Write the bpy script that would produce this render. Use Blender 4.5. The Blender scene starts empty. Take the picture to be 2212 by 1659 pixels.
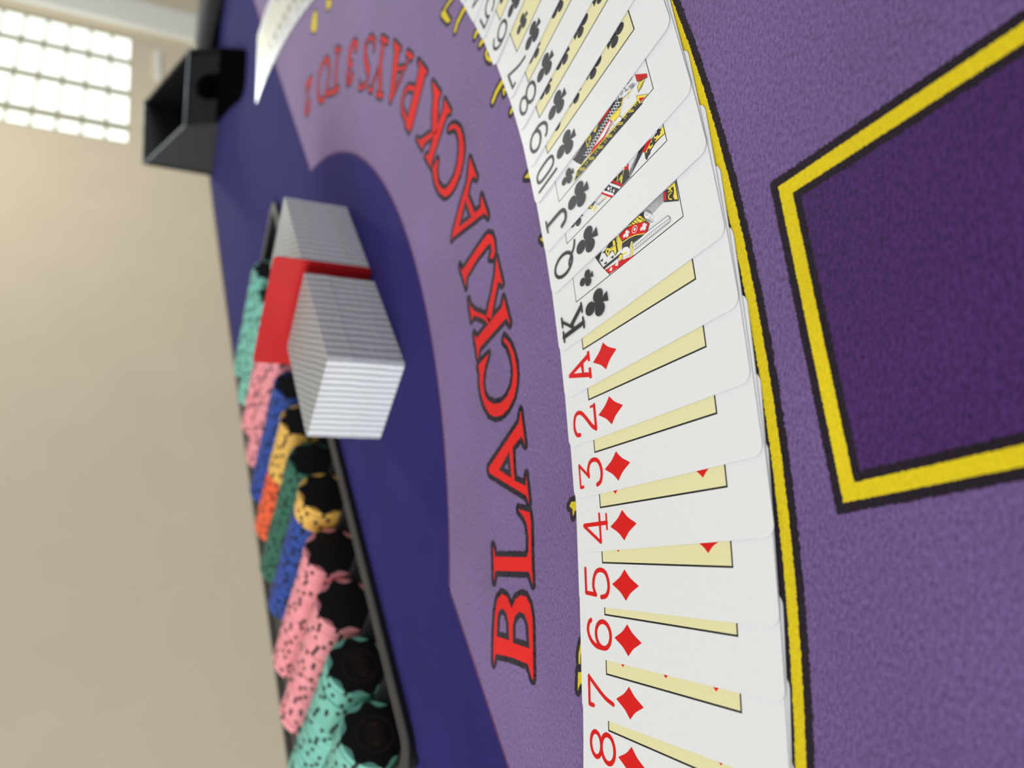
import bpy, bmesh, math, random
from mathutils import Vector, Matrix
from mathutils.geometry import tessellate_polygon
RED=[["P",[[-114.26,286.47],[-109.55,285.0],[-106.34,270.39],[-104.83,258.8],[-109.17,254.95],[-108.85,254.04],[-100.97,255.3],[-93.96,256.31],[-86.99,257.59],[-82.85,259.63],[-80.58,263.27],[-81.15,267.49],[-83.89,271.54],[-88.07,273.99],[-86.91,275.65],[-84.64,278.56],[-84.8,283.23],[-87.96,286.65],[-93.54,287.84],[-100.84,287.82],[-108.04,287.49]],[[[-102.57,285.15],[-95.1,285.68],[-92.05,284.65],[-90.22,281.71],[-90.76,278.52],[-94.35,275.74],[-100.86,274.42]],[[-100.89,271.4],[-94.04,272.3],[-90.3,271.0],[-87.49,267.69],[-87.43,263.39],[-90.44,260.2],[-98.77,258.18]]]],["P",[[-67.26,293.26],[-71.37,290.71],[-65.9,264.71],[-63.44,263.47],[-58.09,264.01],[-53.65,265.84],[-51.07,268.75],[-48.93,273.71],[-48.61,264.5],[-52.42,262.9],[-62.97,261.29],[-69.46,260.06],[-74.86,258.7],[-70.8,262.26],[-77.01,289.94],[-81.8,290.6]],[]],["P",[[-36.22,301.95],[-15.19,277.47],[-10.45,276.59],[-23.41,271.41],[-20.25,274.44],[-25.33,281.61],[-38.3,278.24],[-39.1,268.83],[-34.95,268.93],[-45.3,265.2],[-42.66,268.09],[-38.2,300.82]],[[[-35.78,292.27],[-27.24,284.15],[-37.76,280.6]]]],["P",[[12.24,308.69],[9.68,314.48],[7.16,318.33],[3.33,316.19],[-0.63,315.89],[-5.07,313.69],[-9.92,309.66],[-13.48,304.24],[-14.23,298.86],[-13.31,293.03],[-10.33,287.43],[-5.41,283.03],[-0.69,281.45],[3.95,281.5],[8.59,282.98],[12.76,285.52],[16.48,289.5],[19.25,294.83],[17.92,295.36],[15.45,291.08],[11.72,287.74],[7.54,285.51],[3.37,284.74],[-0.82,285.53],[-5.14,288.92],[-8.02,293.75],[-8.99,300.19],[-7.82,306.53],[-4.94,310.48],[-0.53,312.39],[3.4,312.3],[7.89,310.88]],[]],["P",[[21.4,324.67],[19.31,321.67],[25.73,309.94],[32.05,298.55],[35.77,297.51],[24.54,290.22],[27.25,294.03],[21.17,306.18],[14.96,318.11],[9.84,318.97]],[]],["P",[[37.26,332.94],[34.18,330.67],[31.66,325.2],[28.63,312.24],[27.08,308.86],[25.5,311.17],[27.64,315.32],[29.96,325.91],[27.74,328.34]],[]],["P",[[53.79,306.69],[46.09,307.12],[39.06,309.27],[28.68,313.28],[26.01,309.98],[28.44,308.17],[37.16,305.9],[43.31,303.68],[41.7,299.49]],[]],["P",[[54.52,345.65],[51.45,342.23],[59.24,329.17],[63.92,320.43],[65.35,316.72],[64.29,312.75],[61.42,310.09],[56.78,308.58],[53.88,309.93],[54.28,313.52],[57.15,311.64],[61.03,313.56],[60.5,316.05],[55.44,326.58],[47.99,337.37],[43.46,336.7]],[]],["P",[[68.36,357.2],[71.44,356.38],[84.17,349.46],[93.53,342.93],[104.69,341.46],[92.91,331.87],[94.95,336.41],[92.85,339.5],[86.75,341.33],[77.23,332.35],[78.26,326.29],[83.96,325.99],[72.93,317.37],[75.53,321.83],[69.49,354.16]],[[[73.04,349.66],[85.31,343.88],[75.74,335.25]]]],["P",[[113.34,382.56],[109.62,388.16],[104.86,386.52],[99.68,382.51],[94.85,377.07],[91.19,369.33],[91.23,363.72],[93.83,357.61],[98.89,352.05],[104.9,349.23],[110.91,348.89],[117.69,351.75],[122.13,355.53],[125.51,361.4],[126.61,366.79],[125.55,370.9],[124.23,369.09],[124.03,363.12],[121.61,359.13],[116.65,355.84],[111.32,355.04],[105.32,355.78],[99.75,358.77],[96.25,364.76],[94.85,369.9],[97.3,375.78],[100.79,379.84],[106.72,382.21],[111.93,381.62]],[]],["P",[[142.59,377.92],[137.74,377.99],[127.94,388.5],[118.37,395.06],[118.85,400.91],[110.39,390.49],[113.71,390.44],[121.86,383.92],[133.55,373.5],[133.51,368.12]],[]],["P",[[157.53,396.52],[148.71,393.31],[140.45,393.75],[128.24,391.91],[127.3,385.94],[135.6,386.11],[145.44,386.82],[147.1,383.67]],[]],["P",[[131.86,415.75],[129.41,410.03],[129.6,392.43],[127.06,387.63],[126.2,402.44],[123.48,405.4]],[]],["P",[[177.06,420.96],[172.05,417.42],[162.91,421.67],[146.59,432.84],[144.05,435.49],[138.5,427.77],[141.02,423.81],[152.89,416.1],[165.0,408.35],[164.85,404.66]],[]],["S",[[144.06,431.38],[154.55,442.17],[159.8,443.95],[164.67,440.59],[165.6,434.53],[162.0,424.45]],2.4],["P",[[203.5,466.19],[196.15,462.7],[188.14,464.01],[177.53,465.23],[167.06,467.14],[165.61,464.31],[174.23,459.96],[184.24,457.18],[194.1,455.52],[193.65,451.2]],[]],["S",[[166.89,465.83],[174.32,450.75],[183.79,436.0]],1.42],["S",[[183.86,458.6],[179.85,443.64]],1.42],["S",[[187.38,440.07],[181.76,431.14]],2.38],["S",[[211.79,486.51],[196.11,491.08],[176.68,487.63]],3.99],["S",[[214.6,492.54],[207.35,478.3]],2.09],["S",[[194.71,496.42],[187.46,507.28]],1.52],["S",[[179.26,494.13],[174.64,482.18]],2.09],["S",[[188.15,512.62],[184.82,504.56]],1.9],["S",[[212.47,506.34],[216.32,505.64],[222.33,512.25],[224.1,519.8],[221.17,526.12]],1.9],["S",[[221.17,526.12],[214.66,526.36],[208.02,521.92],[200.46,515.83]],3.99],["S",[[200.46,515.83],[195.87,515.97],[193.31,519.73],[193.58,527.55],[195.47,534.62],[199.71,535.98]],1.9],["S",[[210.07,554.3],[207.09,557.4],[207.13,563.19],[210.74,567.96],[215.25,567.97],[219.18,563.63],[219.61,558.35]],2.67],["S",[[210.23,566.18],[214.96,568.05],[218.75,564.39]],4.63],["S",[[219.61,558.35],[221.73,563.54],[226.41,566.4],[230.67,565.51],[234.42,560.57],[234.51,554.1],[231.2,549.24],[227.79,548.6]],2.67],["S",[[224.8,565.25],[229.39,565.55],[232.97,562.28]],5.35],["S",[[228.64,549.33],[228.43,549.71]],5.35],["S",[[210.03,555.27],[209.81,555.66]],4.63],["S",[[244.63,599.6],[230.38,601.25],[214.03,601.47]],3.8],["S",[[247.27,608.04],[241.28,592.15]],1.9],["S",[[218.27,624.81],[213.9,606.39],[212.32,591.39]],2.85],["S",[[218.27,624.81],[225.1,627.47]],1.52],["S",[[249.15,635.27],[248.21,647.69],[242.24,657.49],[233.61,659.27],[225.46,654.99]],3.23],["S",[[225.46,654.99],[217.65,645.65],[216.83,634.05]],2.85],["S",[[216.83,634.05],[221.55,626.64],[229.27,623.2],[238.0,623.16],[246.03,629.22],[249.15,635.27]],3.04],["S",[[227.6,682.95],[223.14,684.5],[220.59,689.92],[222.33,696.25],[227.15,698.45],[232.88,696.36],[240.12,690.65],[248.67,683.78]],2.85],["S",[[222.37,695.63],[227.15,698.45],[232.9,696.05]],5.35],["S",[[248.65,684.09],[247.51,700.48]],4.63],["S",[[247.53,700.17],[242.46,701.69]],2.14],["S",[[227.53,683.87],[227.2,684.16]],4.99]]
YEL=[["S",[[193.08,374.4],[192.72,378.61],[191.81,383.25],[190.32,386.56]],1.9],["P",[[191.61,389.0],[189.37,389.55],[182.3,380.46],[181.85,376.08],[188.5,382.73],[190.7,384.84]],[]],["S",[[181.57,357.98],[180.44,361.39],[177.44,367.02],[174.52,369.06]],2.9],["S",[[164.08,338.82],[163.84,342.44],[162.54,344.11]],2.6],["S",[[157.01,332.11],[157.03,335.66],[156.36,337.72]],2.4],["S",[[151.08,329.18],[150.03,330.57],[147.36,329.01],[144.76,324.86]],1.8],["S",[[131.95,308.06],[130.65,312.34],[128.2,316.89],[124.98,320.11]],2.6],["S",[[126.13,306.04],[127.01,309.94],[125.0,309.03]],1.5],["S",[[116.14,299.82],[115.0,301.35]],2],["P",[[83.87,285.57],[85.73,281.95],[83.87,278.31],[82.83,280.44]],[]],["P",[[56.79,269.44],[57.49,266.67],[55.62,263.29],[55.19,266.74]],[]],["P",[[-41.66,236.49],[-39.83,235.37],[-38.94,229.83],[-41.9,229.5],[-42.44,232.71],[-44.71,233.67],[-42.27,234.47]],[]],["S",[[-82.84,220.74],[-86.02,223.68],[-89.92,224.49],[-92.55,224.2]],1.1],["P",[[-95.89,224.66],[-95.18,222.65],[-93.22,219.58],[-97.52,219.1],[-99.38,223.01],[-102.09,224.21]],[]],["P",[[294.62,696.51],[302.23,695.81],[307.93,689.0],[303.49,678.69],[291.03,675.63],[285.85,677.76],[290.96,691.79]],[]],["P",[[301.08,646.73],[294.1,629.3],[289.6,630.75],[289.23,638.77],[293.05,645.04]],[]]]
ART={"KC":[["P","k",[[23.98,59.48],[24.28,55.07],[21.63,57.43],[18.23,55.75],[20.98,57.89]],0],["S","k",[[23.9,59.33],[21.2,57.83],[17.81,55.66],[14.24,52.92]],0.35],["P","r",[[16.87,54.89],[15.9,45.92],[14.35,41.09],[14.32,39.45],[13.74,39.25],[14.32,52.7]],0],["P","k",[[18.43,55.98],[18.23,45.48],[17.47,44.73],[17.32,46.3],[17.3,55.14]],0],["C","w",[[15.55,51.85]],1.25],["C","w",[[15.6,48.42]],1.25],["P","k",[[21.31,57.31],[21.41,55.3],[20.33,55.51]],0],["P","k",[[19.3,55.38],[19.41,53.4],[18.34,53.61]],0],["P","k",[[23.43,55.29],[23.52,53.31],[22.44,53.52]],0],["P","k",[[19.45,51.31],[19.56,49.38],[18.5,49.59]],0],["P","k",[[24.6,50.4],[24.64,47.02],[24.62,45.86],[19.5,46.48],[18.78,48.61],[21.35,49.49],[20.53,52.9],[22.82,53.9],[24.13,52.33]],0],["P","y",[[22.65,53.34],[23.82,52.21],[22.73,50.9],[22.58,48.76],[24.41,48.66],[24.17,47.54],[22.26,47.47],[19.82,47.55],[19.1,48.52],[21.29,48.91],[21.78,50.76],[20.53,52.42],[21.72,52.78]],0],["P","k",[[22.94,52.45],[22.59,51.34],[21.81,51.75],[21.96,52.51]],0],["S","y",[[24.26,46.34],[21.71,46.45],[19.41,46.31]],0.45],["P","k",[[22.5,50.37],[22.45,49.9],[22.09,49.84],[22.14,50.3]],0],["P","k",[[22.51,49.65],[22.46,49.18],[22.11,49.12],[22.15,49.59]],0],["P","k",[[22.53,48.93],[22.48,48.47],[22.12,48.41],[22.17,48.87]],0],["P","k",[[22.54,48.22],[22.49,47.76],[22.14,47.7],[22.19,48.16]],0],["P","k",[[22.56,47.51],[22.51,47.05],[22.15,46.99],[22.2,47.45]],0],["P","k",[[22.57,46.8],[22.52,46.35],[22.17,46.29],[22.22,46.74]],0],["P","y",[[24.41,45.72],[24.02,44.47],[22.01,43.6],[20.16,44.49],[19.41,46.31],[21.96,46.0]],0],["S","k",[[24.04,45.05],[22.49,44.7],[20.52,45.62]],0.15],["P","k",[[20.98,43.96],[20.65,40.1],[19.81,36.66],[17.89,32.2],[18.14,37.85],[18.26,38.73],[17.7,40.47],[18.76,42.11],[18.79,44.68]],0],["S","k",[[24.38,44.76],[24.65,41.25],[24.31,38.36],[23.45,34.94],[22.07,31.75],[20.2,29.4],[17.72,31.48],[19.14,34.33],[20.19,37.29],[21.22,40.69],[21.65,43.7],[24.38,44.76]],0.5],["P","r",[[24.38,44.76],[24.54,41.28],[24.14,38.4],[23.28,34.98],[21.93,31.79],[20.17,29.55],[17.86,31.51],[19.22,34.31],[20.29,37.26],[21.35,40.66],[21.8,43.66]],0],["S","y",[[21.17,43.72],[20.86,40.04],[19.98,36.62],[17.86,31.86]],0.3],["C","w",[[22.77,41.2]],2.3],["C","w",[[20.37,32.4]],2.3],["O","w",[[22.03,36.7]],0.22],["D","w",[[22.03,36.7]],0.5],["P","k",[[25.26,34.44],[25.4,32.6],[23.28,31.23],[21.56,30.31],[22.03,31.76],[23.68,36.32],[24.6,40.51],[25.19,38.11]],0],["P","y",[[24.66,39.75],[24.88,36.72],[25.17,34.28],[25.05,33.23],[21.83,30.58],[22.39,32.72],[23.46,35.29]],0],["S","k",[[24.88,38.2],[23.97,37.16]],0.22],["S","k",[[24.87,36.91],[23.31,35.34]],0.22],["S","k",[[24.97,35.6],[22.85,34.02]],0.22],["S","k",[[25.22,34.45],[23.74,33.06]],0.22],["S","k",[[23.83,33.21],[23.34,31.22]],0.22],["S","k",[[22.56,32.67],[22.8,31.02]],0.22],["S","k",[[24.37,34.14],[22.08,31.22]],0.18],["P","k",[[25.24,33.07],[25.23,30.87],[23.21,30.9],[23.49,31.88]],0],["P","w",[[23.59,31.15],[24.81,30.99],[24.75,29.25],[23.05,27.99],[21.04,27.18],[19.71,27.72],[20.05,29.34],[22.33,30.62]],0],["S","k",[[23.31,28.43],[24.24,29.39],[24.06,30.32],[23.27,30.18],[23.04,29.38],[23.55,29.23]],0.14],["S","k",[[23.89,31.24],[24.83,30.81],[24.69,29.27],[22.96,27.84]],0.14],["S","k",[[22.42,30.77],[21.43,29.48],[22.14,28.24]],0.12],["S","k",[[21.93,30.42],[21.02,29.18],[21.57,28.09]],0.12],["S","k",[[21.44,30.07],[20.61,28.87],[21.01,27.94]],0.12],["S","k",[[20.95,29.71],[20.2,28.58],[20.45,27.78]],0.12],["S","k",[[20.47,29.36],[19.79,28.28],[19.89,27.63]],0.12],["S","k",[[25.24,30.69],[25.9,28.58],[26.17,25.06],[25.57,20.94]],0.13],["S","k",[[24.81,30.28],[25.4,28.3],[25.69,24.82],[25.2,20.98]],0.13],["S","k",[[24.38,29.88],[24.9,28.02],[25.21,24.58],[24.83,21.01]],0.13],["S","k",[[23.95,29.47],[24.41,27.75],[24.74,24.34],[24.45,21.05]],0.13],["S","k",[[23.52,29.07],[23.91,27.47],[24.26,24.11],[24.08,21.09]],0.13],["S","k",[[23.09,28.67],[23.42,27.2],[23.79,23.87],[23.71,21.13]],0.13],["S","k",[[22.67,28.27],[22.92,26.92],[23.32,23.63],[23.33,21.17]],0.13],["S","k",[[22.25,27.87],[22.43,26.65],[22.85,23.4],[22.96,21.21]],0.13],["P","k",[[25.83,20.86],[25.73,19.18],[26.03,14.75],[19.36,15.07],[22.7,21.35]],0],["P","y",[[25.66,17.58],[25.81,15.23],[20.03,15.35],[20.77,16.56],[21.96,17.02],[23.08,16.22],[24.82,16.05],[25.22,17.06],[24.5,17.58],[25.75,18.85]],0],["S","y",[[24.61,18.69],[24.33,17.31],[23.69,17.01]],0.3],["S","y",[[23.64,17.5],[23.53,18.83],[22.46,18.97],[21.51,17.79]],0.35],["P","r",[[25.66,20.78],[25.51,19.7],[22.53,20.15],[22.95,21.11]],0],["P","w",[[17.58,38.37],[17.93,30.8],[17.54,20.68],[16.54,19.83],[15.38,20.38],[15.53,38.57]],0],["S","k",[[17.58,38.37],[17.93,30.8],[17.54,20.68],[16.5,19.84],[15.38,20.38],[15.57,38.56]],0.16],["S","k",[[16.5,19.84],[16.85,29.72],[16.64,38.63]],0.16],["S","k",[[16.31,20.22],[15.47,20.94]],0.12],["S","k",[[16.34,21.26],[15.5,21.98]],0.12],["S","k",[[16.37,22.31],[15.54,23.03]],0.12],["S","k",[[16.4,23.37],[15.57,24.09]],0.12],["S","k",[[16.43,24.43],[15.6,25.16]],0.12],["S","k",[[16.46,25.5],[15.64,26.24]],0.12],["S","k",[[16.49,26.58],[15.67,27.32]],0.12],["S","k",[[16.53,27.67],[15.71,28.41]],0.12],["S","k",[[16.56,28.77],[15.74,29.51]],0.12],["S","k",[[16.59,29.87],[15.78,30.62]],0.12],["S","k",[[16.62,30.99],[15.81,31.73]],0.12],["S","k",[[16.65,32.11],[15.85,32.86]],0.12],["S","k",[[16.69,33.24],[15.88,33.99]],0.12],["S","k",[[16.72,34.38],[15.92,35.13]],0.12],["S","k",[[16.75,35.53],[15.96,36.28]],0.12],["S","k",[[16.78,36.69],[15.99,37.44]],0.12],["P","w",[[18.64,44.41],[19.14,43.51],[18.47,41.45],[17.18,40.31],[15.63,40.56],[14.62,41.39],[15.04,44.26],[16.76,44.54]],0],["S","k",[[15.97,44.19],[14.97,43.9]],0.12],["S","k",[[15.92,43.27],[14.88,42.99]],0.12],["S","k",[[15.87,42.34],[14.79,42.08]],0.12],["S","k",[[15.82,41.43],[14.71,41.18]],0.12],["P","y",[[17.47,44.73],[17.13,42.93],[16.65,41.57],[16.43,42.75],[16.7,44.18]],0],["S","k",[[18.64,44.41],[19.14,43.51],[18.47,41.45],[17.08,40.34]],0.14],["D","y",[[16.75,45.69]],0.85],["O","k",[[16.75,45.69]],0.12],["S","y",[[18.54,38.91],[17.61,39.76],[15.87,39.21],[14.75,40.17]],0.8]],"QC":[["P","k",[[19.35,21.07],[19.68,14.51],[16.48,14.67],[16.77,17.08],[16.64,19.7],[15.99,22.19],[14.2,24.73],[15.24,25.28],[17.31,24.95]],0],["P","y",[[19.04,20.82],[19.49,14.74],[16.79,14.84],[17.19,17.62],[17.16,19.87],[16.51,22.19],[15.69,24.23],[17.13,24.65],[18.07,22.91]],0],["C","k",[[19.12,17.49]],2.2],["C","k",[[17.89,20.5]],2.2],["C","k",[[16.23,23.52]],2.2],["P","k",[[19.71,27.8],[19.79,22.88],[17.96,25.82],[14.64,33.38],[15.77,34.52],[17.93,31.73]],0],["P","r",[[19.95,23.18],[19.65,20.79],[17.87,22.98],[17.25,25.08],[18.38,25.86]],0],["S","w",[[19.54,27.93],[17.68,30.32],[14.48,33.81]],0.16],["S","w",[[19.89,28.66],[17.92,31.36],[15.4,34.0]],0.16],["S","w",[[19.89,29.97],[18.27,32.19],[16.51,34.09]],0.16],["S","w",[[19.83,31.11],[18.71,32.8],[17.47,33.97]],0.16],["S","w",[[19.41,28.45],[18.32,30.48],[16.68,32.52]],0.16],["P","k",[[19.06,36.72],[18.0,33.79],[14.59,34.04],[14.36,32.72],[14.03,43.89],[19.05,49.68],[19.17,43.04]],0],["P","r",[[19.39,35.53],[19.31,33.18],[17.45,33.94],[18.56,35.91]],0],["D","w",[[19.37,34.49]],0.35],["S","y",[[18.72,36.25],[16.71,37.68],[15.22,38.56]],0.3],["S","y",[[19.26,39.4],[17.16,40.56]],0.3],["S","y",[[16.98,39.75],[17.49,38.4],[15.66,38.8]],0.22],["S","y",[[17.01,39.03],[17.81,38.11],[15.8,38.44]],0.22],["S","y",[[17.03,38.32],[18.12,37.81],[15.95,38.09]],0.22],["S","r",[[19.16,42.84],[14.47,38.61]],0.75],["S","r",[[19.0,49.48],[14.15,44.66]],0.75],["S","w",[[18.94,44.25],[14.38,39.81]],0.8],["S","w",[[18.78,48.3],[14.35,43.71]],0.8],["P","w",[[18.6,46.08],[18.45,44.89],[17.19,44.81],[17.37,45.86]],0],["P","w",[[15.77,43.53],[15.74,42.34],[14.77,42.85],[14.96,43.51]],0],["D","w",[[17.32,44.04]],0.35],["D","w",[[16.38,44.42]],0.35],["S","k",[[18.38,49.68],[18.35,52.45],[17.01,53.3],[16.04,52.34],[15.78,48.64],[16.2,47.67]],0.14],["S","k",[[16.76,52.32],[15.8,51.57]],0.12],["S","k",[[16.74,51.39],[15.87,50.62]],0.12],["S","k",[[16.71,50.47],[15.93,49.67]],0.12],["S","k",[[16.69,49.55],[16.0,48.73]],0.12],["P","y",[[16.44,48.43],[15.68,47.22],[15.49,47.9],[16.12,49.15]],0],["P","y",[[15.33,55.78],[16.61,55.16],[17.07,53.72],[15.76,53.88]],0],["P","k",[[18.53,58.48],[18.51,54.11],[18.14,52.94],[17.95,54.3],[17.22,56.7]],0],["P","y",[[18.16,57.5],[18.23,55.94],[17.64,55.48],[17.56,56.81]],0]],"JC":[["P","k",[[15.92,22.4],[14.13,21.64],[13.15,20.22],[14.55,62.16],[14.93,63.45],[17.16,60.2]],0],["S","y",[[16.34,22.4],[17.35,59.99],[14.83,62.92]],0.5],["S","y",[[16.33,27.44],[14.77,25.16]],0.28],["S","y",[[15.82,27.63],[14.27,25.35]],0.28],["S","y",[[16.47,33.71],[14.88,31.33]],0.28],["S","y",[[15.95,33.9],[14.37,31.52]],0.28],["S","y",[[16.64,40.22],[15.02,37.74]],0.28],["S","y",[[16.11,40.41],[14.5,37.92]],0.28],["S","y",[[16.58,46.0],[14.94,43.41]],0.28],["S","y",[[16.05,46.19],[14.4,43.6]],0.28],["S","y",[[16.55,51.96],[14.87,49.27]],0.28],["S","y",[[16.0,52.16],[14.33,49.47]],0.28],["S","y",[[16.69,58.22],[14.98,55.41]],0.28],["S","y",[[16.13,58.41],[14.43,55.61]],0.28],["D","y",[[15.75,24.16]],0.22],["D","y",[[15.17,23.01]],0.22],["D","y",[[15.87,23.36]],0.22],["D","y",[[15.05,23.81]],0.22],["D","y",[[15.86,30.19]],0.22],["D","y",[[15.27,28.99]],0.22],["D","y",[[15.99,29.36]],0.22],["D","y",[[15.15,29.82]],0.22],["D","y",[[15.96,36.41]],0.22],["D","y",[[15.36,35.16]],0.22],["D","y",[[16.08,35.55]],0.22],["D","y",[[15.23,36.02]],0.22],["D","y",[[15.85,42.28]],0.22],["D","y",[[15.24,40.98]],0.22],["D","y",[[15.97,41.39]],0.22],["D","y",[[15.11,41.87]],0.22],["D","y",[[15.89,48.3]],0.22],["D","y",[[15.27,46.95]],0.22],["D","y",[[16.02,47.37]],0.22],["D","y",[[15.14,47.86]],0.22],["D","y",[[16.03,54.5]],0.22],["D","y",[[15.39,53.09]],0.22],["D","y",[[16.16,53.54]],0.22],["D","y",[[15.26,54.04]],0.22],["D","y",[[15.81,60.3]],0.22],["D","y",[[15.16,58.85]],0.22],["D","y",[[15.94,59.32]],0.22],["D","y",[[15.03,59.83]],0.22],["P","k",[[18.24,22.57],[14.25,17.38],[14.26,22.15]],0],["P","y",[[17.96,22.41],[14.3,17.61],[14.42,22.05]],0],["P","r",[[16.35,21.49],[14.16,18.75],[14.64,21.53]],0],["P","r",[[25.31,20.55],[20.91,15.47],[19.59,15.77],[22.21,20.47]],0],["S","k",[[25.31,20.55],[22.21,20.47],[19.59,15.77]],0.2],["S","k",[[23.88,19.19],[22.54,19.11],[20.81,16.23]],0.18],["P","k",[[20.34,20.97],[21.39,19.53],[20.13,16.56],[18.69,19.04],[18.22,21.19]],0],["P","y",[[20.13,20.75],[21.05,19.47],[20.12,16.93],[19.03,19.1],[18.45,20.95]],0],["S","k",[[18.8,20.67],[19.97,18.01]],0.25],["S","k",[[22.07,21.17],[21.93,24.08],[22.48,28.18],[23.81,30.29],[25.41,30.72],[25.61,29.03]],0.16],["S","k",[[25.34,23.61],[25.65,21.96]],0.2],["S","k",[[25.37,26.73],[23.8,26.12]],0.2],["S","k",[[24.05,27.01],[23.29,24.94]],0.2],["S","k",[[23.93,24.71],[23.2,22.08]],0.2],["S","k",[[23.21,24.39],[22.65,22.1]],0.2],["S","k",[[22.6,24.03],[22.23,22.25]],0.2],["S","k",[[25.69,28.81],[24.25,29.13]],0.2],["S","k",[[25.22,27.98],[24.14,28.37]],0.2],["S","k",[[25.46,25.13],[25.29,24.02]],0.2],["P","k",[[24.49,31.05],[23.03,28.57],[20.87,30.15],[21.2,36.75],[21.04,37.22],[18.04,48.58],[17.36,50.82],[18.0,54.21],[17.55,56.89],[20.31,59.19],[23.26,61.1],[23.98,51.86],[24.19,47.28],[24.11,43.35],[24.68,35.91],[25.1,33.28]],0],["S","w",[[24.53,31.26],[21.62,30.97],[24.01,33.68],[21.09,33.38],[23.5,36.15],[20.56,35.83],[22.97,38.64],[20.01,38.3],[22.44,41.17],[19.46,40.82],[21.9,43.73],[18.91,43.36],[21.35,46.32],[18.34,45.94],[20.79,48.95],[17.77,48.55],[20.23,51.62],[17.19,51.2],[19.66,54.32]],0.2],["S","w",[[21.88,29.77],[24.27,32.47],[21.36,32.17],[23.76,34.91],[20.82,34.6],[23.23,37.39],[20.29,37.06],[22.7,39.9],[19.74,39.56],[22.17,42.44],[19.19,42.08],[21.62,45.02],[18.62,44.65],[21.07,47.63],[18.06,47.24],[20.51,50.28],[17.48,49.87],[19.95,52.97],[16.89,52.54]],0.2],["P","r",[[24.88,36.05],[23.85,35.79],[23.82,42.16],[24.46,43.66],[24.49,41.92]],0],["P","y",[[24.01,46.55],[24.04,43.38],[23.25,44.66],[22.76,45.93]],0],["S","y",[[24.03,51.39],[24.14,48.64],[22.49,48.69],[20.98,51.47],[24.03,51.39]],0.35],["S","y",[[23.02,50.16],[23.02,49.26]],0.5],["P","y",[[20.79,30.38],[18.38,31.85],[18.46,35.06],[21.64,37.09]],0],["S","k",[[20.93,36.43],[21.15,34.7],[20.83,34.0],[20.84,32.37],[20.14,31.42]],0.14],["P","w",[[18.1,34.99],[18.33,32.28],[16.6,31.1],[15.87,31.57],[17.39,35.65]],0],["S","k",[[18.1,34.99],[18.33,32.28],[16.6,31.1],[15.9,31.76]],0.14],["P","r",[[21.3,37.46],[19.2,36.02],[17.01,41.61],[17.23,50.65],[18.27,48.5],[19.9,42.7]],0],["P","w",[[20.58,37.3],[19.53,36.69],[17.74,41.85],[18.19,47.87],[19.4,42.45]],0],["P","w",[[19.04,36.08],[17.93,35.45],[17.0,36.2],[17.57,39.93],[18.56,37.7]],0],["P","k",[[18.76,36.18],[17.96,35.65],[18.42,36.59]],0],["P","k",[[18.62,36.89],[17.82,36.36],[18.28,37.3]],0],["P","k",[[18.48,37.6],[17.68,37.07],[18.14,38.02]],0],["P","k",[[18.34,38.32],[17.54,37.78],[18.0,38.73]],0],["P","k",[[18.2,39.04],[17.4,38.49],[17.86,39.45]],0],["P","k",[[18.06,39.76],[17.25,39.21],[17.72,40.17]],0],["S","y",[[21.91,23.9],[21.45,25.42],[20.73,26.65]],0.42],["S","y",[[22.47,27.79],[21.85,29.0],[20.8,29.58]],0.42],["S","w",[[23.16,60.32],[22.68,58.59]],0.18],["S","w",[[23.32,58.93],[22.96,57.36]],0.18],["S","w",[[23.48,57.55],[23.24,56.14]],0.18],["S","w",[[23.64,56.18],[23.52,54.92]],0.18],["S","w",[[23.8,54.82],[23.79,53.72]],0.18],["S","w",[[23.96,53.47],[24.07,52.52]],0.18]]}
AGLYPH=[[[8.11,84.84],[11.6,72.2],[12.38,72.24],[12.33,70.65],[8.63,70.7],[8.74,72.1],[9.65,72.11],[9.14,74.89],[5.86,75.09],[5.03,72.3],[6.62,72.26],[6.38,70.73],[2.57,70.71],[2.61,72.32],[3.27,72.33],[6.89,84.94]],[[7.49,81.41],[8.61,76.86],[6.24,76.46]]]
POSE={"8D":[-108.979,128.285,0.15906],"JC":[88.391,181.864,0.4518],"TC":[112.303,193.725,0.50026],"9C":[134.036,204.183,0.58169],"8C":[153.645,216.224,0.61299],"7C":[173.179,229.721,0.65997],"6C":[195.041,248.919,0.68575],"5C":[215.855,266.464,0.75015],"4C":[229.908,279.861,0.78058],"QC":[69.451,173.704,0.4186],"KC":[44.111,164.23,0.37015],"AD":[24.41,157.388,0.33181],"2D":[4.498,151.603,0.29613],"3D":[-13.868,145.869,0.28178],"4D":[-33.343,140.512,0.25699],"5D":[-54.645,137.229,0.20519],"6D":[-71.837,134.14,0.18952],"7D":[-90.366,131.292,0.18414]}
WORLD=0.6; LEFT=105; TOPFILL=8; RIGHT=200; WALLFILL=24; APERT=2.8; EXPO=0.0

random.seed(7)
S = 0.001                                   # all plan data below is in millimetres
scn = bpy.context.scene
COL = scn.collection
PI = math.pi

# ------------------------------------------------------------------ materials
def lin(c):
    return tuple((x / 12.92 if x <= .04045 else ((x + .055) / 1.055) ** 2.4) for x in [v / 255 for v in c])
def mat(name, rgb, rough=.5, spec=.5, sheen=0, sheen_tint=(1, 1, 1), coat=0, emit=None, estr=0):
    m = bpy.data.materials.new(name); m.use_nodes = True
    b = m.node_tree.nodes['Principled BSDF']
    b.inputs['Base Color'].default_value = (*lin(rgb), 1)
    b.inputs['Roughness'].default_value = rough
    b.inputs['Specular IOR Level'].default_value = spec
    b.inputs['Sheen Weight'].default_value = sheen
    b.inputs['Sheen Roughness'].default_value = .45
    b.inputs['Sheen Tint'].default_value = (*sheen_tint, 1)
    b.inputs['Coat Weight'].default_value = coat
    if emit:
        b.inputs['Emission Color'].default_value = (*lin(emit), 1)
        b.inputs['Emission Strength'].default_value = estr
    return m
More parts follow.
